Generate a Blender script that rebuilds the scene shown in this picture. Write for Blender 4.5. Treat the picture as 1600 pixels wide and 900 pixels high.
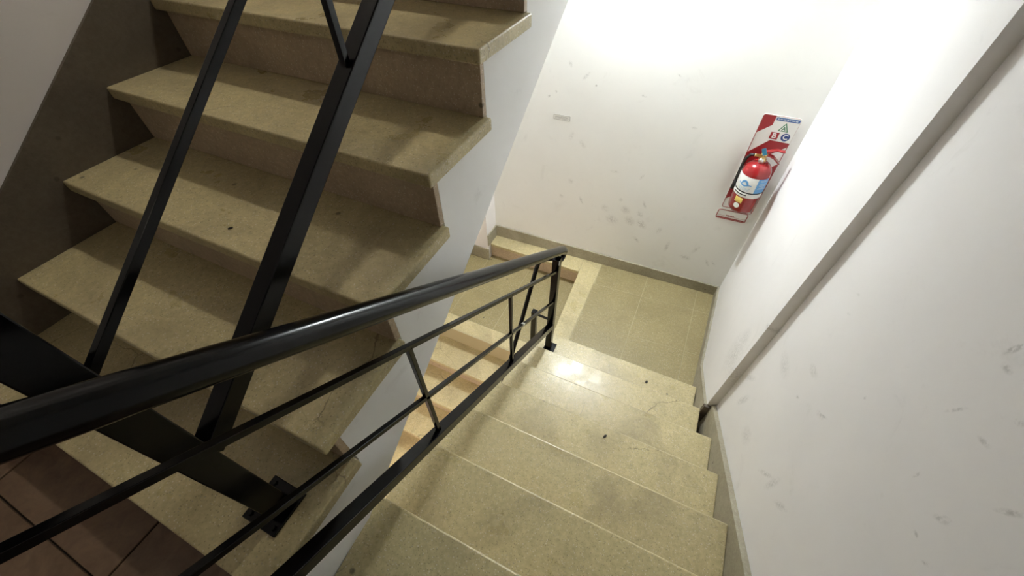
import bpy, bmesh, math, random
from mathutils import Vector, Matrix

for o in list(bpy.data.objects):
    bpy.data.objects.remove(o)
SC = bpy.context.scene
COL = SC.collection
rnd = random.Random(7)

# ------------------------------------------------------------------ camera, world, exposure
cam_d = bpy.data.cameras.new('camera')
cam_d.lens = 14.141; cam_d.sensor_width = 36; cam_d.sensor_fit = 'HORIZONTAL'; cam_d.clip_start = .02
cam = bpy.data.objects.new('camera', cam_d); COL.objects.link(cam)
CAMR = [[0.904064, -0.312953, 0.291081], [0.427219, 0.681293, -0.59441], [-0.012289, 0.66174, 0.749633]]
cam.matrix_world = Matrix.Translation((0.4844, 0.1566, 1.1633)) @ Matrix(CAMR).to_4x4()
SC.camera = cam
w = bpy.data.worlds.new('world'); SC.world = w; w.use_nodes = True
w.node_tree.nodes['Background'].inputs[0].default_value = (1, .95, .9, 1)
w.node_tree.nodes['Background'].inputs[1].default_value = .02
SC.view_settings.view_transform = 'Standard'; SC.view_settings.look = 'None'
SC.view_settings.gamma = 1; SC.view_settings.use_curve_mapping = False
SC.view_settings.exposure = 2.48
# luminous intensity (W/sr straight down) and colour of the flat round ceiling lamps
LAMP_LANDING = (2.5, (.93, 1.0, 1.04))         # half landing in view, cool white
LAMP_LANDING_UP = (2.0, (1.0, .95, .87))      # half landing one storey up
LAMP_FILL = (.07, (1.0, .9, .8))             # unseen fill lamp added behind the camera, lifts left-hand risers and wall
LAMP_FLOOR_DOWN = (3.0, (1.0, .84, .68))      # warm lamp of the storey below

# ------------------------------------------------------------------ measured dimensions (metres)
Z_HALF = -1.331                      # half landing seen below
S_T, S_R = .2419, .17                # going and rise
S_Y1 = 1.733
A_T = .251
L_T = .2484
L_Y1 = 1.678
OVER = .03                           # nosing overhang
TH = .034                            # tread slab thickness
X_LEFT = -1.145                      # left wall face
X_RIGHT = 1.052                      # right wall face near the camera
X_MID_A = -.018                      # open side of the ascending flight
X_MID_S = -.016                      # open side of the descending flight
Y_NEAR = -1.7
def yfar(x): return 2.718 + .04 * x

# ------------------------------------------------------------------ materials
def new_mat(name):
    m = bpy.data.materials.new(name); m.use_nodes = True
    nt = m.node_tree; b = nt.nodes['Principled BSDF']
    return m, nt, b
def N(nt, t, **kw):
    n = nt.nodes.new(t)
    for k, v in kw.items(): setattr(n, k, v)
    return n
def flat(name, col, rough=.5, metal=0, spec=.5, coat=0):
    m, nt, b = new_mat(name)
    b.inputs['Base Color'].default_value = (*col, 1); b.inputs['Roughness'].default_value = rough
    b.inputs['Metallic'].default_value = metal; b.inputs['Specular IOR Level'].default_value = spec
    b.inputs['Coat Weight'].default_value = coat
    return m
def mixc(nt, fac, a, b, mode='MIX'):
    n = N(nt, 'ShaderNodeMix', data_type='RGBA', blend_type=mode)
    for sock, v in ((n.inputs[0], fac), (n.inputs[6], a), (n.inputs[7], b)):
        if hasattr(v, 'is_linked') or hasattr(v, 'links'): nt.links.new(v, sock)
        elif isinstance(v, (int, float)): sock.default_value = v
        else: sock.default_value = (*v, 1)
    return n.outputs[2]
def ramp(nt, src, p0, p1, c0=0., c1=1.):
    n = N(nt, 'ShaderNodeMapRange'); n.clamp = True
    nt.links.new(src, n.inputs[0])
    n.inputs[1].default_value = p0; n.inputs[2].default_value = p1
    n.inputs[3].default_value = c0; n.inputs[4].default_value = c1
    return n.outputs[0]
def noise(nt, vec, scale, detail=4, rough=.55, dist=0.):
    n = N(nt, 'ShaderNodeTexNoise'); n.inputs['Scale'].default_value = scale
    n.inputs['Detail'].default_value = detail; n.inputs['Roughness'].default_value = rough
    n.inputs['Distortion'].default_value = dist
    nt.links.new(vec, n.inputs['Vector']); return n.outputs[0]
def math2(nt, op, a, b):
    n = N(nt, 'ShaderNodeMath', operation=op)
    for s, v in ((n.inputs[0], a), (n.inputs[1], b)):
        if isinstance(v, (int, float)): s.default_value = v
        else: nt.links.new(v, s)
    return n.outputs[0]
def bump(nt, b, h, strength, dist=.002):
    n = N(nt, 'ShaderNodeBump'); n.inputs['Strength'].default_value = strength; n.inputs['Distance'].default_value = dist
    nt.links.new(h, n.inputs['Height']); nt.links.new(n.outputs[0], b.inputs['Normal'])

def terrazzo(name, base, dirt, dirt_amt=.6, rough=.42, cracks=True, chips=1.0):
    """ground stone-chip slab: fine light and dark chips, soft stains, a few hairline cracks"""
    m, nt, b = new_mat(name)
    tc = N(nt, 'ShaderNodeNewGeometry').outputs['Position']
    v = N(nt, 'ShaderNodeTexVoronoi'); v.inputs['Scale'].default_value = 215; nt.links.new(tc, v.inputs['Vector'])
    sep = N(nt, 'ShaderNodeSeparateColor'); nt.links.new(v.outputs['Color'], sep.inputs[0])
    light = math2(nt, 'MULTIPLY', ramp(nt, sep.outputs[0], .80, .84), ramp(nt, v.outputs['Distance'], .42, .30))
    dark = math2(nt, 'MULTIPLY', ramp(nt, sep.outputs[1], .80, .84), ramp(nt, v.outputs['Distance'], .45, .30))
    c = mixc(nt, ramp(nt, noise(nt, tc, 70, 5, .75), .3, .7), [x * .78 for x in base], [min(1, x * 1.15) for x in base])
    c = mixc(nt, math2(nt, 'MULTIPLY', light, .55 * chips), c, (.82, .78, .66))
    c = mixc(nt, math2(nt, 'MULTIPLY', dark, .65 * chips), c, [x * .42 for x in base])
    st = ramp(nt, noise(nt, tc, 3.1, 6, .62, .6), .46, .72)
    c = mixc(nt, math2(nt, 'MULTIPLY', st, dirt_amt), c, dirt)
    st2 = ramp(nt, noise(nt, tc, 11, 5, .7, 1.2), .58, .74)
    c = mixc(nt, math2(nt, 'MULTIPLY', st2, dirt_amt * .45), c, [x * .62 for x in dirt])
    spot = N(nt, 'ShaderNodeTexVoronoi'); spot.inputs['Scale'].default_value = 9.5; nt.links.new(tc, spot.inputs['Vector'])
    ss = N(nt, 'ShaderNodeSeparateColor'); nt.links.new(spot.outputs['Color'], ss.inputs[0])
    sp = math2(nt, 'MULTIPLY', ramp(nt, spot.outputs['Distance'], .085, .05), ramp(nt, ss.outputs[2], .62, .66))
    c = mixc(nt, math2(nt, 'MULTIPLY', sp, .7), c, (.05, .042, .03))
    if cracks:
        dn = N(nt, 'ShaderNodeTexNoise'); dn.inputs['Scale'].default_value = 6; dn.inputs['Detail'].default_value = 6
        nt.links.new(tc, dn.inputs['Vector'])
        av = N(nt, 'ShaderNodeVectorMath', operation='MULTIPLY_ADD'); nt.links.new(dn.outputs['Color'], av.inputs[0])
        av.inputs[1].default_value = (.16, .16, .0); nt.links.new(tc, av.inputs[2])
        ce = N(nt, 'ShaderNodeTexVoronoi', feature='DISTANCE_TO_EDGE'); ce.inputs['Scale'].default_value = 1.9
        nt.links.new(av.outputs[0], ce.inputs['Vector'])
        line = math2(nt, 'MULTIPLY', ramp(nt, ce.outputs['Distance'], .0035, .001), ramp(nt, noise(nt, tc, 2.3, 2), .52, .6))
        c = mixc(nt, math2(nt, 'MULTIPLY', line, .6), c, (.10, .075, .045))
    nt.links.new(c, b.inputs['Base Color'])
    nt.links.new(ramp(nt, noise(nt, tc, 9, 5, .6), .3, .75, rough - .1, rough + .16), b.inputs['Roughness'])
    bump(nt, b, noise(nt, tc, 160, 3, .6), .12, .001)
    return m

def plaster(name, col, marks=(), plane='xz', grime=.25, specks=True):
    """painted plaster; marks = (u, v, half length, half width, angle) scuffs in the wall plane"""
    m, nt, b = new_mat(name)
    tc = N(nt, 'ShaderNodeNewGeometry').outputs['Position']
    c = mixc(nt, ramp(nt, noise(nt, tc, 1.7, 5, .6), .35, .7), col, [x * .955 for x in col])
    g = ramp(nt, noise(nt, tc, 6.5, 7, .7, .7), .60, .80)
    c = mixc(nt, math2(nt, 'MULTIPLY', g, grime), c, (.40, .385, .35))
    if specks:
        v = N(nt, 'ShaderNodeTexVoronoi'); v.inputs['Scale'].default_value = 7; nt.links.new(tc, v.inputs['Vector'])
        s = N(nt, 'ShaderNodeSeparateColor'); nt.links.new(v.outputs['Color'], s.inputs[0])
        f = math2(nt, 'MULTIPLY', ramp(nt, v.outputs['Distance'], .05, .03), ramp(nt, s.outputs[0], .8, .83))
        c = mixc(nt, math2(nt, 'MULTIPLY', f, .5), c, (.2, .19, .17))
    acc = None
    br = noise(nt, tc, 95, 4, .7)
    for (u, vv, ln, wd, a, *st) in marks:
        mp = N(nt, 'ShaderNodeMapping', vector_type='TEXTURE'); nt.links.new(tc, mp.inputs[0])
        if plane == 'xz':
            mp.inputs[1].default_value = (u, yfar(u), vv); mp.inputs[2].default_value = (0, -a, 0)
            mp.inputs[3].default_value = (ln * 1.5, 5, wd * 1.5)
        else:
            mp.inputs[1].default_value = (1.03, u, vv); mp.inputs[2].default_value = (a, 0, 0)
            mp.inputs[3].default_value = (5, ln * 1.5, wd * 1.5)
        gr = N(nt, 'ShaderNodeTexGradient', gradient_type='SPHERICAL'); nt.links.new(mp.outputs[0], gr.inputs[0])
        s = gr.outputs['Fac']
        if st: s = math2(nt, 'MULTIPLY', s, st[0])
        acc = s if acc is None else math2(nt, 'MAXIMUM', acc, s)
    if acc is not None:
        f = math2(nt, 'MULTIPLY', ramp(nt, acc, .0, .8), ramp(nt, br, .40, .60))
        c = mixc(nt, math2(nt, 'MULTIPLY', f, .42), c, (.20, .19, .165))
    nt.links.new(c, b.inputs['Base Color'])
    b.inputs['Roughness'].default_value = .62; b.inputs['Specular IOR Level'].default_value = .25
    bump(nt, b, noise(nt, tc, 60, 4, .6), .06, .002)
    return m

FAR_MARKS = [(-0.334,0.222,0.015,0.009,-1.2),(-0.23,0.166,0.027,0.008,0.88),(-0.462,0.01,0.011,0.006,0.72),(-0.416,0.046,0.008,0.007,-0.4),(-0.284,-0.232,0.026,0.013,1.3,.7),(-0.2,-0.277,0.028,0.014,-0.76,.7),(0.053,-0.434,0.023,0.008,0.0,.8),(0.037,-0.757,0.026,0.023,-0.81,.8),(0.19,-0.731,0.032,0.026,-0.53,.9),(0.107,-0.848,0.04,0.031,-0.36,.8),(0.242,-0.82,0.037,0.029,-0.66,.9),(0.33,-0.823,0.039,0.024,-0.85),(0.302,-0.74,0.026,0.017,-0.79,.8),(-0.154,-0.738,0.03,0.009,-1.1),(-0.316,-0.74,0.015,0.012,-0.66),(-0.252,-0.589,0.018,0.017,-0.44,.7),(0.314,-0.649,0.028,0.009,-1.09,.8),(0.469,-0.842,0.028,0.015,1.32,.7),(0.326,-0.981,0.028,0.012,-0.81),(0.561,-0.974,0.042,0.012,1.49),(0.767,-0.934,0.034,0.011,1.17,.8),(0.713,-1.035,0.034,0.016,-0.04),(0.879,-1.035,0.026,0.009,-1.0),(0.922,-1.025,0.02,0.008,-0.91),(0.246,-0.434,0.02,0.007,1.11,.8),(0.304,0.242,0.012,0.004,-0.48),(0.135,0.103,0.016,0.006,-0.19),(0.471,-0.035,0.016,0.006,-0.06),(0.14,-0.651,0.012,0.012,-0.48)]
RIGHT_MARKS = [(0.813,0.609,0.014,0.005,1.79,1.6),(0.788,0.588,0.011,0.006,2.88),(0.913,0.254,0.005,0.004,1.37),(0.766,0.479,0.02,0.003,1.92),(0.689,0.514,0.012,0.004,2.62),(0.695,0.576,0.008,0.004,2.62),(0.577,0.521,0.019,0.004,2.0),(1.327,-0.532,0.064,0.015,1.91),(1.42,-0.482,0.068,0.013,2.2),(0.758,-0.153,0.037,0.009,2.12,.8),(0.844,-0.213,0.043,0.012,1.64,.8),(0.893,-0.263,0.052,0.007,2.09,.8),(0.959,0.064,0.02,0.007,2.51,.8),(1.129,0.037,0.032,0.013,2.7,.7),(1.252,0.275,0.01,0.003,2.61),(1.217,0.226,0.009,0.003,2.55),(0.533,0.356,0.01,0.003,2.19),(0.581,0.345,0.009,0.003,2.68),(0.594,0.405,0.016,0.006,2.06),(0.682,0.368,0.008,0.003,1.45),(1.086,-0.059,0.011,0.005,2.36),(1.119,-0.458,0.05,0.029,2.31,.6),(0.947,0.08,0.02,0.004,2.32),(1.278,-0.153,0.059,0.027,2.84,.6),
               (1.611,-0.591,0.14,0.095,1.92,.7),(1.635,-0.482,0.073,0.042,2.03,.7),(1.5,-0.216,0.02,0.012,2.44),(1.499,-0.603,0.089,0.055,1.86,.6)]
M = {}
M['far'] = plaster('far wall paint', (.83, .83, .79), FAR_MARKS, 'xz', .22)
M['right'] = plaster('right wall paint', (.80, .78, .76), RIGHT_MARKS, 'yz', .24)
M['paint'] = plaster('white paint', (.82, .79, .77), (), 'xz', .2)
M['string'] = plaster('stringer paint', (.90, .90, .885), (), 'xz', .3, False)
M['tread'] = terrazzo('terrazzo slab', (.545, .46, .245), (.25, .20, .115), .62, .34)
M['riser'] = terrazzo('terrazzo riser', (.50, .385, .26), (.27, .20, .13), .5, .5, False)
M['landing'] = terrazzo('terrazzo landing tile', (.32, .26, .12), (.22, .175, .08), .55, .42, False, .8)
M['skirt'] = terrazzo('terrazzo skirting', (.36, .325, .235), (.17, .15, .10), .55, .5, False, .5)
M['skirt_brown'] = terrazzo('brown stone skirting', (.125, .10, .07), (.07, .055, .036), .5, .6, False, .25)
M['grout'] = flat('grout', (.43, .365, .215), .9)
M['dark_grout'] = flat('dark grout', (.045, .036, .027), .9)
def brown_tile():
    m, nt, b = new_mat('brown floor tile')
    tc = N(nt, 'ShaderNodeNewGeometry').outputs['Position']
    c = mixc(nt, ramp(nt, noise(nt, tc, 5, 6, .65, 1.4), .3, .7), (.13, .078, .044), (.235, .15, .088))
    c = mixc(nt, ramp(nt, noise(nt, tc, 26, 5, .7, .8), .45, .75, 0, .5), c, (.085, .05, .03))
    nt.links.new(c, b.inputs['Base Color']); b.inputs['Roughness'].default_value = .5
    bump(nt, b, noise(nt, tc, 30, 4, .6), .15, .002)
    return m
M['tile'] = brown_tile()
def black_paint():
    m, nt, b = new_mat('black gloss enamel')
    tc = N(nt, 'ShaderNodeNewGeometry').outputs['Position']
    b.inputs['Base Color'].default_value = (.0015, .0015, .002, 1)
    b.inputs['Specular IOR Level'].default_value = .24
    nt.links.new(ramp(nt, noise(nt, tc, 30, 4, .6), .3, .7, .15, .23), b.inputs['Roughness'])
    bump(nt, b, noise(nt, tc, 38, 3, .6), .12, .0010)
    return m
M['black'] = black_paint()
M['chip'] = flat('bare metal chip', (.62, .63, .60), .5)
M['red'] = flat('extinguisher red', (.28, .010, .012), .22, 0, .5, .4)
M['sign_red'] = flat('sign red', (.30, .016, .020), .35)
M['line_red'] = flat('outline red', (.30, .055, .05), .5)
M['sign_white'] = flat('sign white', (.74, .735, .69), .4)
M['sign_blue'] = flat('sign blue', (.05, .11, .30), .4)
M['navy'] = flat('letter blue', (.015, .04, .18), .4)
M['green'] = flat('letter green', (.02, .17, .06), .4)
M['sky_blue'] = flat('label blue', (.10, .30, .58), .4)
M['pale_print'] = flat('pale print', (.45, .52, .58), .5)
M['yellow'] = flat('yellow sticker', (.75, .55, .14), .5)
M['brass'] = flat('brass', (.65, .46, .2), .3, 1)
M['steel'] = flat('steel', (.6, .6, .6), .3, 1)
M['rubber'] = flat('black rubber', (.012, .012, .012), .5)
M['grey_print'] = flat('grey print', (.36, .35, .32), .6)
M['tag_blue'] = flat('blue tag', (.025, .16, .26), .5)
M['crumb'] = flat('dark crumb', (.02, .016, .012), .8)
M['lamp_base'] = flat('lamp base', (.7, .7, .68), .4)
LAMP_R = .09
def glow(i0, col):
    m, nt, b = new_mat('lit diffuser')
    b.inputs['Base Color'].default_value = (.8, .8, .8, 1)
    b.inputs['Emission Color'].default_value = (*col, 1); b.inputs['Emission Strength'].default_value = i0 / (math.pi * LAMP_R**2)
    return m

# ------------------------------------------------------------------ mesh helpers
def finish(name, bm, mat, parent=None, smooth=False):
    me = bpy.data.meshes.new(name)
    bmesh.ops.recalc_face_normals(bm, faces=bm.faces)
    bm.to_mesh(me); bm.free()
    if mat: me.materials.append(mat)
    if smooth:
        for p in me.polygons: p.use_smooth = True
    o = bpy.data.objects.new(name, me); COL.objects.link(o)
    if parent: o.parent = parent
    return o
def same(src, name, loc, parent):
    o = src.copy(); COL.objects.link(o); o.name = name; o.location = loc; o.parent = parent
    return o
def tag(o, label, cat, group=None):
    o['label'] = label; o['category'] = cat
    if group: o['group'] = group
    return o
def thing(name, loc, label, cat, group=None):
    o = bpy.data.objects.new(name, None); COL.objects.link(o); o.location = loc; o.empty_display_size = .1
    return tag(o, label, cat, group)
def struct(o, label=None, cat=None):
    o['kind'] = 'structure'
    if label: o['label'] = label; o['category'] = cat
    return o
def add_box(bm, a, b, bev=0, seg=2):
    x0, y0, z0 = a; x1, y1, z1 = b
    vs = [bm.verts.new(p) for p in ((x0,y0,z0),(x1,y0,z0),(x1,y1,z0),(x0,y1,z0),(x0,y0,z1),(x1,y0,z1),(x1,y1,z1),(x0,y1,z1))]
    fs = [bm.faces.new([vs[i] for i in f]) for f in ((3,2,1,0),(4,5,6,7),(0,1,5,4),(1,2,6,5),(2,3,7,6),(3,0,4,7))]
    if bev:
        es = set(e for f in fs for e in f.edges)
        bmesh.ops.bevel(bm, geom=list(es), offset=bev, segments=seg, profile=.5, affect='EDGES')
def box(name, a, b, mat, parent=None, bev=0, seg=2):
    bm = bmesh.new(); add_box(bm, a, b, bev, seg)
    o = finish(name, bm, mat, parent); return o
def add_prism(bm, pts, fn, d0, d1, bev=0):
    """closed polygon pts (u, v) pushed from depth d0 to d1; fn(u, v, d) -> xyz"""
    A = [bm.verts.new(fn(u, v, d0)) for u, v in pts]; B = [bm.verts.new(fn(u, v, d1)) for u, v in pts]
    n = len(pts)
    fs = [bm.faces.new(A), bm.faces.new(B[::-1])]
    for i in range(n):
        fs.append(bm.faces.new((A[i], B[i], B[(i+1) % n], A[(i+1) % n])))
    if bev:
        es = set(e for f in fs for e in f.edges)
        bmesh.ops.bevel(bm, geom=list(es), offset=bev, segments=2, profile=.5, affect='EDGES')
def prism(name, pts, fn, d0, d1, mat, parent=None, bev=0):
    bm = bmesh.new(); add_prism(bm, pts, fn, d0, d1, bev); return finish(name, bm, mat, parent)
FX = lambda u, v, d: (d, u, v)           # profile in the y-z plane, depth along x
FZ = lambda u, v, d: (u, v, d)           # plan polygon, depth along z
FY = lambda u, v, d: (u, d, v)
def bar(name, p0, p1, wx, wn, mat, parent, bev=.0015, ref=(1, 0, 0), off=(0, 0, 0)):
    """square-section bar between two points; wx across `ref`, wn across the other normal"""
    p0 = Vector(p0) - Vector(off); p1 = Vector(p1) - Vector(off)
    d = (p1 - p0).normalized(); r = Vector(ref); r = (r - d * r.dot(d)).normalized(); n = d.cross(r)
    bm = bmesh.new(); vs = []
    for p in (p0, p1):
        for sx, sn in ((-1,-1),(1,-1),(1,1),(-1,1)):
            vs.append(bm.verts.new(p + r * sx * wx / 2 + n * sn * wn / 2))
    fs = [bm.faces.new([vs[i] for i in f]) for f in ((0,1,2,3),(7,6,5,4),(0,4,5,1),(1,5,6,2),(2,6,7,3),(3,7,4,0))]
    if bev: bmesh.ops.bevel(bm, geom=list(bm.edges), offset=bev, segments=2, profile=.5, affect='EDGES')
    return finish(name, bm, mat, parent)
def add_tube(bm, path, rad, n=16, cap=True):
    P = [Vector(p) for p in path]; rad = rad if isinstance(rad, (list, tuple)) else [rad] * len(P)
    rings = []; up = None
    for i, p in enumerate(P):
        d = (P[min(i+1, len(P)-1)] - P[max(i-1, 0)]).normalized()
        if up is None: up = Vector((1, 0, 0)) if abs(d.x) < .9 else Vector((0, 0, 1))
        a = (up - d * up.dot(d)).normalized(); up = a; b = d.cross(a)
        rings.append([bm.verts.new(p + (a * math.cos(t) + b * math.sin(t)) * rad[i]) for t in [2*math.pi*k/n for k in range(n)]])
    for r0, r1 in zip(rings, rings[1:]):
        for k in range(n): bm.faces.new((r0[k], r0[(k+1) % n], r1[(k+1) % n], r1[k]))
    if cap:
        bm.faces.new(rings[0][::-1]); bm.faces.new(rings[-1])
def tube(name, path, rad, mat, parent=None, n=16, off=(0, 0, 0)):
    bm = bmesh.new(); add_tube(bm, [Vector(p) - Vector(off) for p in path], rad, n)
    return finish(name, bm, mat, parent, True)
def lathe(name, prof, mat, parent=None, n=40, a0=0, a1=2*math.pi, smooth=True):
    """profile (r, z) turned about z; a0..a1 limits the sweep (angle 0 = -y, growing to +x)"""
    bm = bmesh.new(); full = a1 - a0 > 6.28; m = n if full else n + 1
    rings = []
    for r, z in prof:
        if r < 1e-6: rings.append([bm.verts.new((0, 0, z))])
        else: rings.append([bm.verts.new((r*math.sin(a0+(a1-a0)*k/n), -r*math.cos(a0+(a1-a0)*k/n), z)) for k in range(m)])
    for r0, r1 in zip(rings, rings[1:]):
        for k in range(n):
            k1 = (k+1) % m
            if len(r0) == 1 and len(r1) == 1: continue
            if len(r0) == 1: bm.faces.new((r0[0], r1[k1], r1[k]))
            elif len(r1) == 1: bm.faces.new((r0[k], r0[k1], r1[0]))
            else: bm.faces.new((r0[k], r0[k1], r1[k1], r1[k]))
    return finish(name, bm, mat, parent, smooth)

# ------------------------------------------------------------------ the shell
wl = struct(box('wall_left', (X_LEFT-.15, Y_NEAR, -3.2), (X_LEFT, 2.95, 4.4), M['paint']))
wr = struct(box('wall_right', (X_RIGHT, Y_NEAR, -3.2), (1.30, 1.492, 4.4), M['right']))
wr2 = struct(prism('wall_right', [(1.010, 1.492), (1.046, 2.9), (1.30, 2.9), (1.30, 1.492)], FZ, -3.2, 4.4, M['right']))
wb = struct(prism('wall_back', [(X_LEFT, yfar(X_LEFT)), (1.05, yfar(1.05)), (1.05, 2.95), (X_LEFT, 2.95)], FZ, -3.2, 4.4, M['far']))
wf = struct(box('wall_front', (X_LEFT, Y_NEAR-.15, -3.2), (X_RIGHT, Y_NEAR, 4.4), M['paint']))
ce = struct(box('ceiling', (X_LEFT, Y_NEAR, 4.4), (1.05, 2.95, 4.5), M['paint']))
# pier in the far left corner of the half landing
pier = struct(box('trim_1', (X_LEFT, 2.51, -3.2), (-.905, yfar(-1.0)+.02, 1.2), M['paint']))

# storey floor the stairs start from
YF_EDGE = .042
fl = struct(prism('floor', [(X_LEFT, Y_NEAR), (X_RIGHT, Y_NEAR), (X_RIGHT, YF_EDGE-.01), (X_MID_S, YF_EDGE-.01), (X_MID_S, .03), (X_LEFT, .03)],
                  FZ, -.26, -.008, M['dark_grout']))
xs = [X_LEFT, -.951, -.451, .049, .549, X_RIGHT]; ys = [Y_NEAR, -1.171, -.671, -.171, .03]
for i in range(len(xs)-1):
    for j in range(len(ys)-1):
        g = .0025
        y1 = ys[j+1] if j < len(ys)-2 else (.028 if xs[i+1] < .1 else YF_EDGE)
        box('tile', (xs[i]+g, ys[j]+g, -.009), (xs[i+1]-g, y1-g, 0), M['tile'], fl, .0015, 1)

# half landing below: slab, border slabs along its free edge, square tiles
def xedge(y): return -.002 - .05 * (y - 1.70)
hl = struct(prism('floor', [(xedge(1.70), 1.70), (1.03, 1.70), (1.04, yfar(1.04)), (-.905, yfar(-.905)), (-.905, 2.575), (xedge(2.575)+.004, 2.575)],
                  FZ, Z_HALF-.17, Z_HALF-.0022, M['grout']))
def slab(name, pts, z, mat, parent, th=.03, bev=.003):
    return prism(name, pts, FZ, z-th, z, mat, parent, bev)
bx = .118
slab('border_slab', [(xedge(1.70), 1.70), (bx, 1.70), (bx-.012, yfar(.1)-.012), (xedge(2.70), yfar(-.05)-.012)], Z_HALF, M['tread'], hl)
slab('border_slab', [(-.893, 2.5436), (xedge(2.5436)-.003, 2.5436), (xedge(2.7)-.003, yfar(-.05)-.012), (-.893, yfar(-.893)-.012)], Z_HALF, M['tread'], hl)
tx = [.118, .505, .905, 1.02]
def ty(y, x): return y + .075 * (x - .5)
rows = [1.66, 2.075, 2.492, 2.735]
for i in range(3):
    for j in range(3):
        x0, x1 = tx[i]+.002, tx[i+1]-.002
        lo = (lambda x: 1.70) if j == 0 else (lambda x: ty(rows[j], x)+.002)
        hi = (lambda x: yfar(x)-.013) if j == 2 else (lambda x: ty(rows[j+1], x)-.002)
        sk = (-.014 if i == 0 else -.006)
        xa, xb = x0 + (-.010 if i == 0 else 0)*(j > 0), x1 + (.012 if i == 2 else 0)
        slab('tile', [(x0, lo(x0)), (x1, lo(x1)), (xb, hi(x1)), (xa, hi(x0))], Z_HALF-.0012*rnd.random(), M['landing'], hl, .012, .0015)

# turning platform one rise lower, on the left
Z_PLAT = Z_HALF - .17
pf = struct(prism('floor', [(-1.11, L_Y1-.01), (-.03, L_Y1-.01), (-.03, 2.574), (-1.11, 2.574)], FZ, Z_PLAT-.2, Z_PLAT-.0022, M['grout']))
px_ = [-1.11, -.905, -.50, -.03]; py_ = [L_Y1+.012, 1.80, 2.14, 2.574]
for i in range(3):
    for j in range(1, 3):
        slab('tile', [(px_[i]+.002, py_[j]+.002), (px_[i+1]-.002, py_[j]+.002), (px_[i+1]-.002, py_[j+1]-.002), (px_[i]+.002, py_[j+1]-.002)],
             Z_PLAT-.0012*rnd.random(), M['landing'], pf, .012, .0015)
slab('border_slab', [(-1.11, L_Y1), (-.03, L_Y1), (-.03, 1.798), (-1.11, 1.798)], Z_PLAT, M['tread'], pf, .034, .006)
box('riser', (-.905, 2.571, Z_PLAT), (-.055, 2.589, Z_HALF-.03), M['riser'], hl, .001, 1)
box('riser', (-.905, L_Y1+.03, Z_PLAT-.17), (-.03, L_Y1+.048, Z_PLAT-.034), M['riser'], pf, .001, 1)

# half landing above: its underside is the ceiling over the one in view
struct(box('ceiling', (X_LEFT, 1.79, 1.19), (1.0, 2.755, 1.36), M['paint']))
struct(box('ceiling', (X_LEFT, 1.79, 3.90), (1.0, 2.755, 4.07), M['paint']))
# sloping underside of the flight overhead
struct(prism('ceiling', [(1.79, 1.19), (1.79, 1.36), (.0, 2.72), (Y_NEAR, 2.72), (Y_NEAR, 2.55), (-.05, 2.55)], FX, .0, X_RIGHT, M['paint']))
struct(box('ceiling', (X_LEFT, Y_NEAR, 2.55), (.0, -.05, 2.72), M['paint']))
struct(box('floor', (X_LEFT, Y_NEAR, -3.2), (1.05, 2.7, -2.9), M['tile']))

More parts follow.
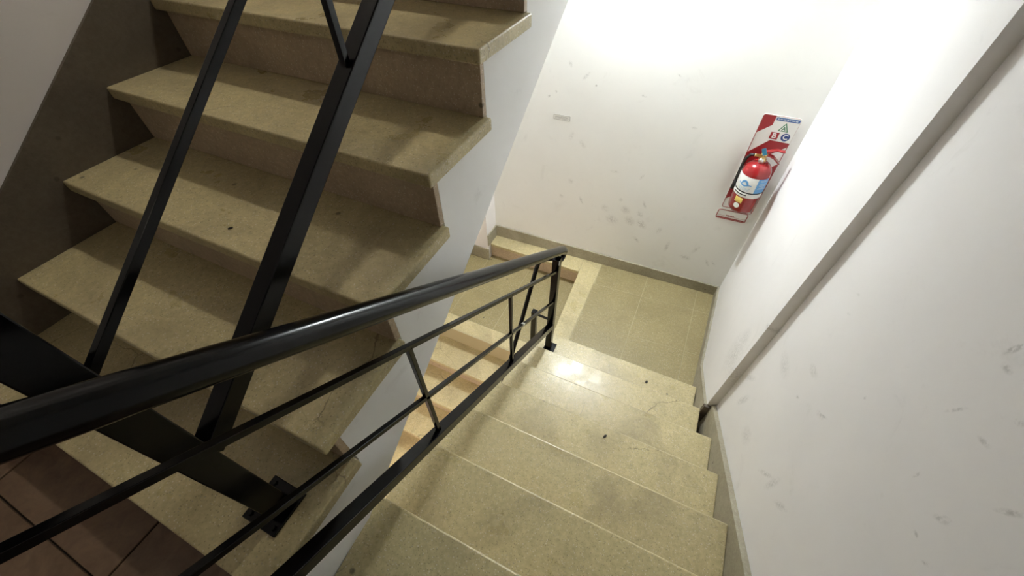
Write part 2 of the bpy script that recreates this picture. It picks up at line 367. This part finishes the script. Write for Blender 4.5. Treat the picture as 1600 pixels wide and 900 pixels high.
# ------------------------------------------------------------------ flights
def flight_things():
    # descending flight: noses face away from the camera
    d = thing('staircase', (.5, 1.0, Z_HALF), 'pale terrazzo stair flight descending to the half landing beside the right wall', 'staircase')
    o = Vector(d.location)
    base = None
    prof_top = []
    for k in range(1, 8):
        y = S_Y1 - (k-1) * S_T; z = Z_HALF + k * S_R
        xr = {1: .994, 2: .996}.get(k, 1.030)
        bm = bmesh.new(); xl = -.045 if k < 4 else (-.075 if k < 7 else X_MID_S)
        if k < 7: add_box(bm, (xl-.5, -S_T-OVER-.012, -TH), (xr-.5, 0, 0), .006, 3)
        else:     # topmost slab is notched round the foot of the white stringer
            add_prism(bm, [(xl-.5, -S_T-OVER-.012), (xr-.5, -S_T-OVER-.012), (xr-.5, 0), (-.575, 0), (-.575, -.030), (xl-.5, -.058)], FZ, -TH, 0, .005)
        t = finish('tread', bm, M['tread'], d); t.location = (0, y-o.y, z-o.z)
        if k == 2:
            pass
        box('riser', (xl+.004-.5, y-OVER-.018-o.y, z-S_R-o.z+.0005), ((1.0 if k < 3 else 1.03)-.5, y-OVER-o.y, z-TH-o.z), M['riser'], d, .001, 1)
        prof_top += [(y-OVER-.018, z-S_R-(.0 if k > 1 else 0)), (y-OVER-.018, z-TH)]
    pts = [(p[0]-o.y, p[1]-o.z) for p in prof_top]
    ylast = S_Y1 - 7*S_T - OVER - .018
    pts += [(ylast-o.y, -.141-TH-o.z), (ylast-o.y, -.40-o.z)]
    pts += [(1.66-o.y, Z_HALF-.21-o.z), (1.68-o.y, Z_HALF-o.z)]
    prism('body', pts, FX, X_MID_S+.002-.5, 1.0-.5, M['string'], d)
    # ascending flight
    a = thing('staircase', (-.6, 1.0, 0), 'shaded terrazzo stair flight rising at the left with white open side', 'staircase')
    o = Vector(a.location); prof = []
    tmesh = None
    for k in range(1, 8):
        y = (k-1) * A_T; z = k * S_R
        if tmesh is None:
            bm = bmesh.new(); add_box(bm, (X_LEFT+.012+.6, 0, -TH), (.6, A_T+OVER+.012, 0), .005, 3)
            t = finish('tread', bm, M['tread'], a); tmesh = t
            bm = bmesh.new(); add_box(bm, (X_LEFT+.012+.6, OVER, -S_R+.0005), (X_MID_A+.6, OVER+.018, -TH), .001, 1)
            rmesh = finish('riser', bm, M['riser'], a)
            t.location = (0, y-o.y, z); rmesh.location = (0, y-o.y, z)
        else:
            same(tmesh, 'tread', (0, y-o.y, z), a); same(rmesh, 'riser', (0, y-o.y, z), a)
        prof += [(y+OVER+.018, z-S_R-(.0 if k == 1 else TH)), (y+OVER+.018, z-TH)]
    pts = [(p[0]-o.y, p[1]) for p in prof]
    ye = 7*A_T + OVER
    pts += [(ye-o.y, 7*S_R-TH), (ye-o.y, -.287+.668*ye), (.0-o.y, -.287), (-.02-o.y, -.287), (-.02-o.y, -.01), (OVER+.0175-o.y, -.01)]
    prism('body', pts, FX, X_LEFT+.013+.6, X_MID_A+.6, M['string'], a)
    # lower flight
    l = thing('staircase', (-.57, 1.0, Z_PLAT-1.2), 'sunlit-pale narrow terrazzo flight seen through the railing below the ascending flight', 'staircase')
    l['label'] = 'bright terrazzo flight with pinkish risers seen below through the black railing'
    o = Vector(l.location); prof = []
    tmesh = None
    for k in range(1, 8):
        y = L_Y1 - k * L_T; z = Z_PLAT - k * S_R
        if tmesh is None:
            bm = bmesh.new(); add_box(bm, (-1.125+.57, 0, -TH), (-.03+.57, L_T+OVER+.012, 0), .005, 3)
            t = finish('tread', bm, M['tread'], l); tmesh = t
            bm = bmesh.new(); add_box(bm, (-1.125+.57, OVER, -S_R), (-.03+.57, OVER+.018, -TH), .001, 1)
            rmesh = finish('riser', bm, M['riser'], l)
            t.location = rmesh.location = (0, y-o.y, z-o.z)
        else:
            same(tmesh, 'tread', (0, y-o.y, z-o.z), l); same(rmesh, 'riser', (0, y-o.y, z-o.z), l)
        prof += [(y+L_T+OVER+.02, z-.0005-TH), (y+OVER+.018, z-TH), (y+OVER+.018, z-S_R-TH)]
    pts = [(p[0]-o.y, p[1]-o.z) for p in prof]
    yl = L_Y1 - 7*L_T
    pts += [(yl-.2-o.y, -2.9-o.z), (.5-o.y, -2.9-o.z), (L_Y1+.04-o.y, Z_PLAT-.3-o.z)]
    prism('body', pts, FX, -1.125+.57, -.034+.57, M['string'], l)
flight_things()

# ------------------------------------------------------------------ skirting
def yz(name, pts, x0, x1, mat, bev=.0015):
    return struct(prism(name, pts, FX, x0, x1, mat, None, bev))
# left wall, follows the ascending flight
yz('baseboard_left', [(-.16, .0), (-.16, .20), (-.05, .255), (1.80, .285+.677*1.80-.005), (1.80, 1.2), (.05, .0)], X_LEFT, X_LEFT+.012, M['skirt_brown'])
# right wall near the camera, follows the descending flight
yz('baseboard_right', [(1.488, -.907), (1.488, -1.40), (.03, -.40), (.03, .055)], X_RIGHT-.022, X_RIGHT, M['skirt'])
# skirting round the foot of the wall jog
struct(box('baseboard_right', (.997, 1.474, -1.25), (X_RIGHT-.022, 1.492, -.930), M['skirt_brown'], None, .0015))
# right wall along the last steps and the half landing
bm = bmesh.new()
add_prism(bm, [(1.492, -.930), (1.492, -1.40), (1.70, -1.40), (1.70, Z_HALF), (2.75, Z_HALF), (2.75, -1.238), (1.97, -1.238)], FX, 0, 1)
for v in bm.verts:
    y = v.co.y; wallx = 1.010 + (y-1.492) * .02557
    v.co.x = wallx - (.015 if v.co.x < .5 else -.01)
struct(finish('baseboard_right', bm, M['skirt']))
# far wall and the pier in the corner
bm = bmesh.new()
add_prism(bm, [(-.905, Z_HALF), (1.035, Z_HALF), (1.035, -1.238), (-.905, -1.212)], lambda u, v, d: (u, yfar(u)+d, v), -.014, .01, .0015)
struct(finish('baseboard_back', bm, M['skirt']))
struct(box('baseboard_left', (-.905, 2.51, Z_HALF), (-.893, yfar(-.9)-.012, -1.212), M['skirt'], None, .0015))
struct(box('baseboard_left', (X_LEFT+.012, 2.498, Z_PLAT), (-.893, 2.51, -1.37), M['skirt'], None, .0015))
yz('baseboard_left', [(2.50, Z_PLAT), (2.50, -1.37), (1.72, -1.37), (-.1, -2.62), (-.1, -2.9), (1.62, Z_PLAT-.03)], X_LEFT, X_LEFT+.014, M['skirt'])

# ------------------------------------------------------------------ railings
def base_plate(parent, off, c, s, name='base_plate'):
    bm = bmesh.new(); add_box(bm, (c[0]-s/2-off[0], c[1]-s/2-off[1], c[2]-off[2]), (c[0]+s/2-off[0], c[1]+s/2-off[1], c[2]+.009-off[2]), .0015, 1)
    p = finish(name, bm, M['black'], parent)
    for sx in (-1, 1):
        for sy in (-1, 1):
            bm = bmesh.new()
            add_tube(bm, [(c[0]+sx*s*.36-off[0], c[1]+sy*s*.36-off[1], c[2]+h-off[2]) for h in (.0085, .0145)], .006, 6)
            finish('bolt', bm, M['black'], p)
    return p
BARW = .013
def rail_desc():
    x = .043; o = (x, 1.62, -1.161)
    t = thing('stair_railing', o, 'black metal railing with round handrail running down the right-hand flight', 'railing')
    zl = {'hr': lambda y: .839-.722*(y-.091), 'r2': lambda y: .744-.722*(y-.015), 'r3': lambda y: .432-.727*(y-.104), 'r4': lambda y: -.012-.722*(y-.377)}
    y0 = -.16; yp = 1.62; xp = .036
    bar('post', (xp, yp, -1.152), (xp, yp, -.318), .040, .040, M['black'], t, .002, (1, 0, 0), o)
    base_plate(t, o, (.046, 1.622, -1.161), .074)
    bar('post', (x, y0, .009), (x, y0, .92), .040, .040, M['black'], t, .002, (1, 0, 0), o)
    base_plate(t, o, (x, y0, 0), .08)
    bar('bottom_rail', (x, y0, zl['r4'](y0)), (x, yp-.02, zl['r4'](yp-.02)), .036, .036, M['black'], t, .002, (1, 0, 0), o)
    bar('middle_rail', (x, y0, zl['r3'](y0)), (x, yp-.02, zl['r3'](yp-.02)), BARW, BARW, M['black'], t, .001, (1, 0, 0), o)
    bar('upper_rail', (x, y0, zl['r2'](y0)), (x, yp-.02, zl['r2'](yp-.02)), BARW, BARW, M['black'], t, .001, (1, 0, 0), o)
    for yb in (.510, 1.043):
        bar('baluster', (x, yb, zl['r4'](yb)+.01), (x, yb, zl['r2'](yb)-.004), BARW, BARW, M['black'], t, .001, (1, 0, 0), o)
    # round handrail, closed at its lower end by a bend that returns to the post
    path = [(x, y, zl['hr'](y)) for y in (-.45, -.2, .2, .6, 1.0, 1.4, 1.64)]
    path += [(x+.001, 1.668, zl['hr'](1.668)-.002), (x+.002, 1.684, zl['hr'](1.675)-.012)]
    h = tube('handrail', path, .0238, M['black'], t, 28, o)
    bm = bmesh.new()
    add_tube(bm, [Vector(p)-Vector(o) for p in ((x+.002, 1.676, -.304), (x+.003, 1.692, -.322), (x+.003, 1.699, -.345), (x+.002, 1.692, -.366), (x, 1.672, -.374), (x-.004, 1.640, -.358), (x-.005, 1.622, -.345))], [.021, .019, .016, .0145, .0135, .012, .012], 14)
    finish('handrail_return', bm, M['black'], t, True)
    tube('handrail_pin', [(x-.010, 1.612, -.325), (x-.008, 1.600, zl['hr'](1.600))], .006, M['black'], t, 10, o)
    box('paint_chip', (xp+.018-o[0], yp-.0225-o[1], -.345-o[2]), (xp+.0206-o[0], yp-.016-o[1], -.318-o[2]), M['chip'], t)
    bm = bmesh.new(); add_box(bm, (-.0068, -.010, -.003), (.0068, .010, .0068))
    c = finish('paint_chip', bm, M['chip'], t); yc = 1.165; c.location = (x-o[0], yc-o[1], zl['r3'](yc)-o[2]+.001); c.rotation_euler = (-math.atan(.727), 0, 0)
    return t
rail_desc()

def rail_asc():
    x = -.105; o = (x, .136, .17)
    t = thing('stair_railing', o, 'black metal railing rising with the left-hand flight from a square post', 'railing')
    f = lambda base: (lambda y: base + .733*(y-.165))
    z4, z3 = f(.474), f(.728); z2 = lambda y: z4(y)+.50; zh = lambda y: z4(y)+.65
    bar('post', (x, .136, .178), (x, .136, 1.07), .050, .050, M['black'], t, .002, (1, 0, 0), o)
    base_plate(t, o, (-.1045, .134, .17), .095)
    ye = 1.74
    bar('bottom_rail', (x, .155, z4(.155)), (x, ye, z4(ye)), .036, .036, M['black'], t, .002, (1, 0, 0), o)
    bar('middle_rail', (x, .155, z3(.155)), (x, ye, z3(ye)), BARW, BARW, M['black'], t, .001, (1, 0, 0), o)
    bar('upper_rail', (x, .155, z2(.155)), (x, ye, z2(ye)), BARW, BARW, M['black'], t, .001, (1, 0, 0), o)
    for yb in (.716, 1.25):
        bar('baluster', (x, yb, z4(yb)+.004), (x, yb, z2(yb)-.004), BARW, BARW, M['black'], t, .001, (1, 0, 0), o)
    tube('handrail', [(x, y, zh(y)) for y in (.10, .5, 1.0, 1.74)], .0238, M['black'], t, 24, o)
    return t
rail_asc()

def rail_low():
    x = -.085; o = (x, 1.64, Z_PLAT-.17)
    t = thing('stair_railing', o, 'black bent bar and short post of the lower flight railing behind the end post', 'railing')
    bar('post', (x, 1.64, o[2]+.009), (x, 1.64, -.855), .034, .034, M['black'], t, .002, (1, 0, 0), o)
    base_plate(t, o, (x, 1.64, o[2]), .07)
    bar('link_bar', (x+.012, 1.637, -.875), (.020, 1.622, -.862), .012, .012, M['black'], t, .001, (0, 0, 1), o)
    P = [(.022, 1.628, -.330), (-.03, 1.642, -.372), (-.066, 1.650, -.408), (-.080, 1.650, -.432), (-.085, 1.632, -.468), (-.085, 1.447, -.703), (-.085, 1.339, -.829), (-.085, 1.22, -.98), (-.085, 1.0, -1.13), (-.085, .40, -1.54)]
    tube('handrail', P, .0125, M['black'], t, 14, o)
    bar('bottom_rail', (x, 1.63, -1.32), (x, .40, -1.32-.684*1.23), .03, .03, M['black'], t, .002, (1, 0, 0), o)
    return t
rail_low()

# ------------------------------------------------------------------ ceiling lamps
def lamp(x, y, z, spec, label):
    t = thing('ceiling_lamp', (x, y, z), label, 'lamp')
    lathe('housing', [(0, 0), (LAMP_R+.014, 0), (LAMP_R+.014, -.020), (LAMP_R+.010, -.024), (LAMP_R+.002, -.024), (LAMP_R+.002, -.012), (0, -.012)], M['lamp_base'], t, 40)
    lathe('diffuser', [(0, -.022), (LAMP_R, -.022), (LAMP_R, -.016), (0, -.016)], glow(*spec), t, 40, smooth=False)
    return t
lamp(.08, yfar(.08)-.108, 1.19, LAMP_LANDING, 'lit flat round lamp under the half landing above the extinguisher wall')
lamp(.08, yfar(.08)-.108, 3.90, LAMP_LANDING_UP, 'lit flat round lamp over the half landing one storey up')
lamp(-.5, -1.15, 2.55, LAMP_FILL, 'dim flat round fill lamp added on the ceiling behind the viewer')
lamp(-.55, -1.1, -.26, LAMP_FLOOR_DOWN, 'warm flat round lamp on the ceiling of the storey below')

# ------------------------------------------------------------------ extinguisher board, extinguisher, stickers
YB = yfar(.89)
def fb(u, v, d): return (u, yfar(u)-d, v)
def rrect(x0, x1, z0, z1, r, n=5):
    P = []
    for cx, cz, a in ((x1-r, z1-r, 0), (x0+r, z1-r, 90), (x0+r, z0+r, 180), (x1-r, z0+r, 270)):
        for k in range(n+1):
            t = math.radians(a + 90*k/n); P.append((cx+r*math.cos(t), cz+r*math.sin(t)))
    return P
def outline(name, x0, x1, z0, z1, r, wdt, d, mat, parent, off):
    A = rrect(x0, x1, z0, z1, r); B = rrect(x0+wdt, x1-wdt, z0+wdt, z1-wdt, max(r-wdt, .001)); n = len(A)
    bm = bmesh.new()
    a0 = [bm.verts.new(Vector(fb(u, v, d))-off) for u, v in A]; b0 = [bm.verts.new(Vector(fb(u, v, d))-off) for u, v in B]
    a1 = [bm.verts.new(Vector(fb(u, v, d+.0006))-off) for u, v in A]; b1 = [bm.verts.new(Vector(fb(u, v, d+.0006))-off) for u, v in B]
    for i in range(n):
        j = (i+1) % n
        bm.faces.new((a1[i], a1[j], b1[j], b1[i])); bm.faces.new((a0[i], b0[i], b0[j], a0[j]))
        bm.faces.new((a0[i], a0[j], a1[j], a1[i])); bm.faces.new((b0[i], b1[i], b1[j], b0[j]))
    return finish(name, bm, mat, parent)
def poly(name, pts, d, mat, parent, off, th=.0006):
    bm = bmesh.new(); add_prism(bm, pts, lambda u, v, dd: Vector(fb(u, v, dd))-off, d, d+th); return finish(name, bm, mat, parent)
def letter(ch, cx, cz, size, d, mat, parent, off, name='letter'):
    cu = bpy.data.curves.new('txt', 'FONT'); cu.body = ch; cu.size = size; cu.align_x = 'CENTER'; cu.align_y = 'CENTER'; cu.extrude = .0004
    cu.offset = size*.022
    to = bpy.data.objects.new('txt', cu); COL.objects.link(to)
    dg = bpy.context.evaluated_depsgraph_get(); me = bpy.data.meshes.new_from_object(to.evaluated_get(dg))
    bpy.data.objects.remove(to); bpy.data.curves.remove(cu)
    me.materials.clear(); me.materials.append(mat)
    o = bpy.data.objects.new(name, me); COL.objects.link(o); o.parent = parent
    o.rotation_euler = (math.radians(90), 0, .04); o.location = Vector(fb(cx, cz, d))-off
    return o
def sign_board():
    off = Vector(fb(.893, -.52, 0))
    t = thing('sign_board', off, 'tall white sign board with red diagonal stripes behind the fire extinguisher', 'sign')
    XL, XR, ZB, ZT = .798, .990, -.521, .112
    d = .004
    poly('panel', rrect(XL, XR, ZB, ZT, .012), 0, M['sign_white'], t, off, d)
    poly('stripe', [(XL, .0), (.863, .058), (.863, ZT-.0005), (XL+.012, ZT-.0005), (XL, ZT-.012)], d, M['sign_red'], t, off)
    poly('stripe', [(XL, -.222), (XR, -.050), (XR, -.030), (.895, -.018), (XL, -.123)], d, M['sign_red'], t, off)
    poly('stripe', [(XL, -.459), (XR, -.272), (XR, -.158), (XL, -.346)], d, M['sign_red'], t, off)
    outline('border', XL, XR, ZB, ZT, .012, .0045, d+.0003, M['line_red'], t, off)
    outline('border', .866, .988, -.537, -.508, .010, .004, d+.0006, M['line_red'], t, off)
    p = poly('class_panel', [(.866, -.026), (.989, -.030), (.989, .110), (.866, .110)], d+.0008, M['sign_white'], t, off)
    poly('header', [(.869, .087), (.986, .087), (.986, .104), (.869, .104)], d+.0014, M['sign_blue'], p, Vector((0, 0, 0))+off)
    x = .875
    for wdt in (.008, .012, .014, .010, .005, .016, .012):
        poly('header_text', [(x, .0925), (x+wdt, .0925), (x+wdt, .0985), (x, .0985)], d+.0020, M['pale_print'], p, off); x += wdt+.004
    poly('green_triangle', [(.900, .031), (.953, .031), (.9265, .080)], d+.0014, M['green'], p, off)
    poly('triangle_inner', [(.9075, .0345), (.9455, .0345), (.9265, .070)], d+.0019, M['sign_white'], p, off)
    letter('A', .9265, .046, .030, d+.0024, M['green'], p, off)
    poly('red_square', [(.874, -.019), (.917, -.019), (.917, .021), (.874, .021)], d+.0014, M['sign_red'], p, off)
    letter('B', .8955, .001, .040, d+.0022, M['sign_white'], p, off)
    poly('blue_disc', [(.9535+.0225*math.cos(2*math.pi*k/32), .001+.0225*math.sin(2*math.pi*k/32)) for k in range(32)], d+.0014, M['navy'], p, off)
    letter('C', .9535, .001, .038, d+.0022, M['sign_white'], p, off)
    # hook the extinguisher hangs from
    h = bar('hook', (.893, YB-.004, -.10), (.893, YB-.05, -.10), .012, .006, M['steel'], t, .001, (1, 0, 0), off)
    return t
sign_board()
def sign_label():
    off = Vector(fb(.885, -.615, 0))
    t = thing('sign_label', off, 'small white rounded label with red outline below the extinguisher', 'label')
    poly('card', rrect(.790, .980, -.616, -.541, .014), 0, M['sign_white'], t, off, .002)
    outline('border', .790, .980, -.616, -.541, .014, .006, .002, M['line_red'], t, off)
    poly('print_line', [(.797, -.5905), (.973, -.5905), (.973, -.589), (.797, -.589)], .002, M['line_red'], t, off)
    x = .850
    for wdt in (.006, .004, .007, .003, .006, .005, .007):
        poly('print', [(x, -.587), (x+wdt, -.587), (x+wdt, -.579), (x, -.579)], .002, M['line_red'], t, off); x += wdt+.002
    poly('print_band', [(.800, -.609), (.970, -.609), (.970, -.599), (.800, -.599)], .002, M['line_red'], t, off)
sign_label()
def extinguisher():
    R, zb = .0775, -.425
    t = thing('fire_extinguisher', (.890, YB-.105, zb), 'red fire extinguisher with white and blue label hanging on its sign board', 'extinguisher')
    t.rotation_euler = (0, math.radians(-1.5), .04)
    H = .245
    body = [(0, .004), (R*.55, .004), (R*.62, 0), (R*.93, 0), (R, .010), (R, H)]
    for k in range(1, 11):
        a = math.pi/2*k/10; body.append((.020+(R-.020)*math.cos(a), H+.068*math.sin(a)))
    body += [(.020, H+.078), (0, H+.078)]
    lathe('cylinder', body, M['red'], t, 56)
    D = math.radians
    lb = lathe('label', [(R+.0006, .147), (R+.0010, .148), (R+.0010, .242), (R+.0006, .243)], M['sign_white'], t, 40, D(-112), D(14))
    lathe('label_print', [(R+.0010, .147), (R+.0012, .148), (R+.0012, .242), (R+.0010, .243)], M['sky_blue'], t, 24, D(14), D(66))
    for i, z in enumerate((.231, .224, .209, .202, .195, .183, .176)):
        lathe('print_line', [(R+.0013, z), (R+.0017, z+.0005), (R+.0017, z+.0030), (R+.0013, z+.0035)], M['pale_print'], t, 10, D(22+2*(i % 3)), D(56-5*(i % 2)))
    for i, z in enumerate((.168, .161, .154)):
        lathe('print_line', [(R+.0011, z), (R+.0015, z+.0005), (R+.0015, z+.0030), (R+.0011, z+.0035)], M['pale_print'], t, 10, D(-58+4*i), D(-4-3*i))
    # wave emblem: an arch over a swoosh
    ang = lambda u: D(-34 + u)
    bm = bmesh.new(); pr = []
    def onc(u, z, e): a = ang(u); return ((R+e)*math.sin(a), -(R+e)*math.cos(a), z)
    for k in range(17):
        f = k/16; a = math.pi*f
        pr.append((onc(-17*math.cos(a), .192+.028*math.sin(a), .0016), onc(-9*math.cos(a), .192+.014*math.sin(a), .0016)))
    vs = [(bm.verts.new(p), bm.verts.new(q)) for p, q in pr]
    for (p, q), (p2, q2) in zip(vs, vs[1:]): bm.faces.new((p, p2, q2, q))
    sw = [(bm.verts.new(onc(-30+60*k/16, .192+.004*math.cos(k/16*7), .0017)), bm.verts.new(onc(-30+60*k/16, .183+.005*math.cos(k/16*7)+.003*abs(k-8)/8, .0017))) for k in range(17)]
    for (p, q), (p2, q2) in zip(sw, sw[1:]): bm.faces.new((p, p2, q2, q))
    finish('emblem', bm, M['sky_blue'], t)
    lathe('black_band', [(R+.0005, .139), (R+.0016, .140), (R+.0016, .1465), (R+.0005, .147)], M['rubber'], t, 48)
    lathe('white_band', [(R+.0004, .110), (R+.0009, .111), (R+.0009, .138), (R+.0004, .139)], M['sign_white'], t, 40, D(-112), D(66))
    lathe('print_line', [(R+.0010, .123), (R+.0013, .1235), (R+.0013, .1295), (R+.0010, .130)], M['rubber'], t, 16, D(-70), D(-8))
    lathe('yellow_sticker', [(R+.0004, .068), (R+.0009, .069), (R+.0009, .102), (R+.0004, .103)], M['yellow'], t, 10, D(-48), D(-14))
    bm = bmesh.new()
    c = bm.verts.new(((R+.0014)*math.sin(D(-30)), -(R+.0014)*math.cos(D(-30)), .046)); ring = []
    for k in range(24):
        a = 2*math.pi*k/24; an = D(-30)+.0175*math.cos(a)/R
        ring.append(bm.verts.new(((R+.0008)*math.sin(an), -(R+.0008)*math.cos(an), .046+.0175*math.sin(a))))
    for k in range(24): bm.faces.new((c, ring[k], ring[(k+1) % 24]))
    finish('round_sticker', bm, M['sign_white'], t)
    # valve, gauge, levers, hose
    zt = H+.078
    v = lathe('valve', [(0, 0), (.021, 0), (.021, .012), (.015, .014), (.015, .034), (.018, .036), (.018, .044), (0, .044)], M['brass'], t, 24); v.location = (0, 0, zt-.004)
    g = lathe('gauge', [(0, .0), (.013, .0), (.014, .002), (.014, .010), (0, .012)], M['steel'], t, 20); g.rotation_euler = (D(90), 0, D(-20)); g.location = (-.006, -.017, zt+.006)
    s = lathe('side_outlet', [(0, 0), (.008, 0), (.008, .030), (.0095, .031), (.0095, .036), (0, .036)], M['brass'], t, 16); s.rotation_euler = (0, D(-90), 0); s.location = (-.012, 0, zt+.024)
    def strap(name, pts, wd, th, mat):
        for p, q in zip(pts, pts[1:]): pass
        bm = bmesh.new(); prev = None
        for i, p in enumerate(pts):
            p = Vector(p); dd = (Vector(pts[min(i+1, len(pts)-1)])-Vector(pts[max(i-1, 0)])).normalized(); nn = dd.cross(Vector((0, 1, 0))).normalized()
            ring = [bm.verts.new(p+Vector((0, sy*wd/2, 0))+nn*sn*th/2) for sy, sn in ((-1,-1),(1,-1),(1,1),(-1,1))]
            if prev:
                for k in range(4): bm.faces.new((prev[k], prev[(k+1) % 4], ring[(k+1) % 4], ring[k]))
            else: bm.faces.new(ring[::-1])
            prev = ring
        bm.faces.new(prev)
        return finish(name, bm, mat, t)
    strap('carry_handle', [(-.012, 0, zt+.036), (.02, 0, zt+.036), (.05, 0, zt+.026), (.088, 0, zt-.004)], .030, .007, M['red'])
    strap('squeeze_lever', [(-.014, 0, zt+.046), (.02, 0, zt+.060), (.055, 0, zt+.070), (.092, 0, zt+.066)], .026, .006, M['red'])
    tg = box('tag', (-.011, -.0008, -.020), (.011, .0008, .020), M['tag_blue'], t, .0006, 1); tg.location = (-.012, -.026, zt+.062); tg.rotation_euler = (D(-12), D(-28), 0)
    tube('tag_wire', [(-.004, -.016, zt+.034), (-.006, -.022, zt+.046), (-.010, -.0255, zt+.052)], .0012, M['steel'], t, 6)
    tube('hose', [(-.045, 0, zt+.024), (-.066, .010, zt+.018), (-.080, .020, zt-.015), (-.085, .026, zt-.07), (-.086, .028, .20), (-.085, .028, .16)], .0085, M['rubber'], t, 12)
    tube('hose_nozzle', [(-.085, .028, .162), (-.085, .028, .13), (-.085, .028, .10)], [.009, .010, .013], M['rubber'], t, 14)
extinguisher()
def stamp():
    off = Vector(fb(-.363, -.132, 0))
    t = thing('sticker', off, 'tiny rectangular grey-outlined sticker alone on the far white wall', 'sticker')
    poly('card', rrect(-.422, -.304, -.136, -.101, .004), 0, M['sign_white'], t, off, .0008)
    outline('border', -.422, -.304, -.136, -.101, .004, .003, .0008, M['grey_print'], t, off)
    for z, segs in ((-.113, ((-.408, .03), (-.374, .05))), (-.119, ((-.412, .05), (-.358, .042))), (-.126, ((-.410, .04), (-.366, .05)))):
        for x, wd in segs: poly('print_line', [(x, z-.0012), (x+wd, z-.0012), (x+wd, z+.0012), (x, z+.0012)], .0008, M['grey_print'], t, off)
stamp()

# ------------------------------------------------------------------ bits of dirt on the steps
def crumb(x, y, z, s, label, rz):
    bm = bmesh.new(); bmesh.ops.create_icosphere(bm, subdivisions=2, radius=1)
    for v in bm.verts:
        k = 1 + .25*rnd.uniform(-1, 1); v.co = Vector((v.co.x*s*k, v.co.y*s*.55*k, max(v.co.z, -.4)*s*.35*k))
    zmin = min(v.co.z for v in bm.verts)
    o = finish('crumb', bm, M['crumb']); o.location = (x, y, z-zmin); o.rotation_euler.z = rz
    tag(o, label, 'crumb')
crumb(.700, 1.635, -1.161, .013, 'dark crumb on the lowest step above the landing', 1.4)
crumb(.545, .960, -.651, .010, 'dark crumb in the middle of the descending flight', 1.1)
crumb(-.501, .559, .51, .007, 'tiny dark crumb on the ascending flight', .9)
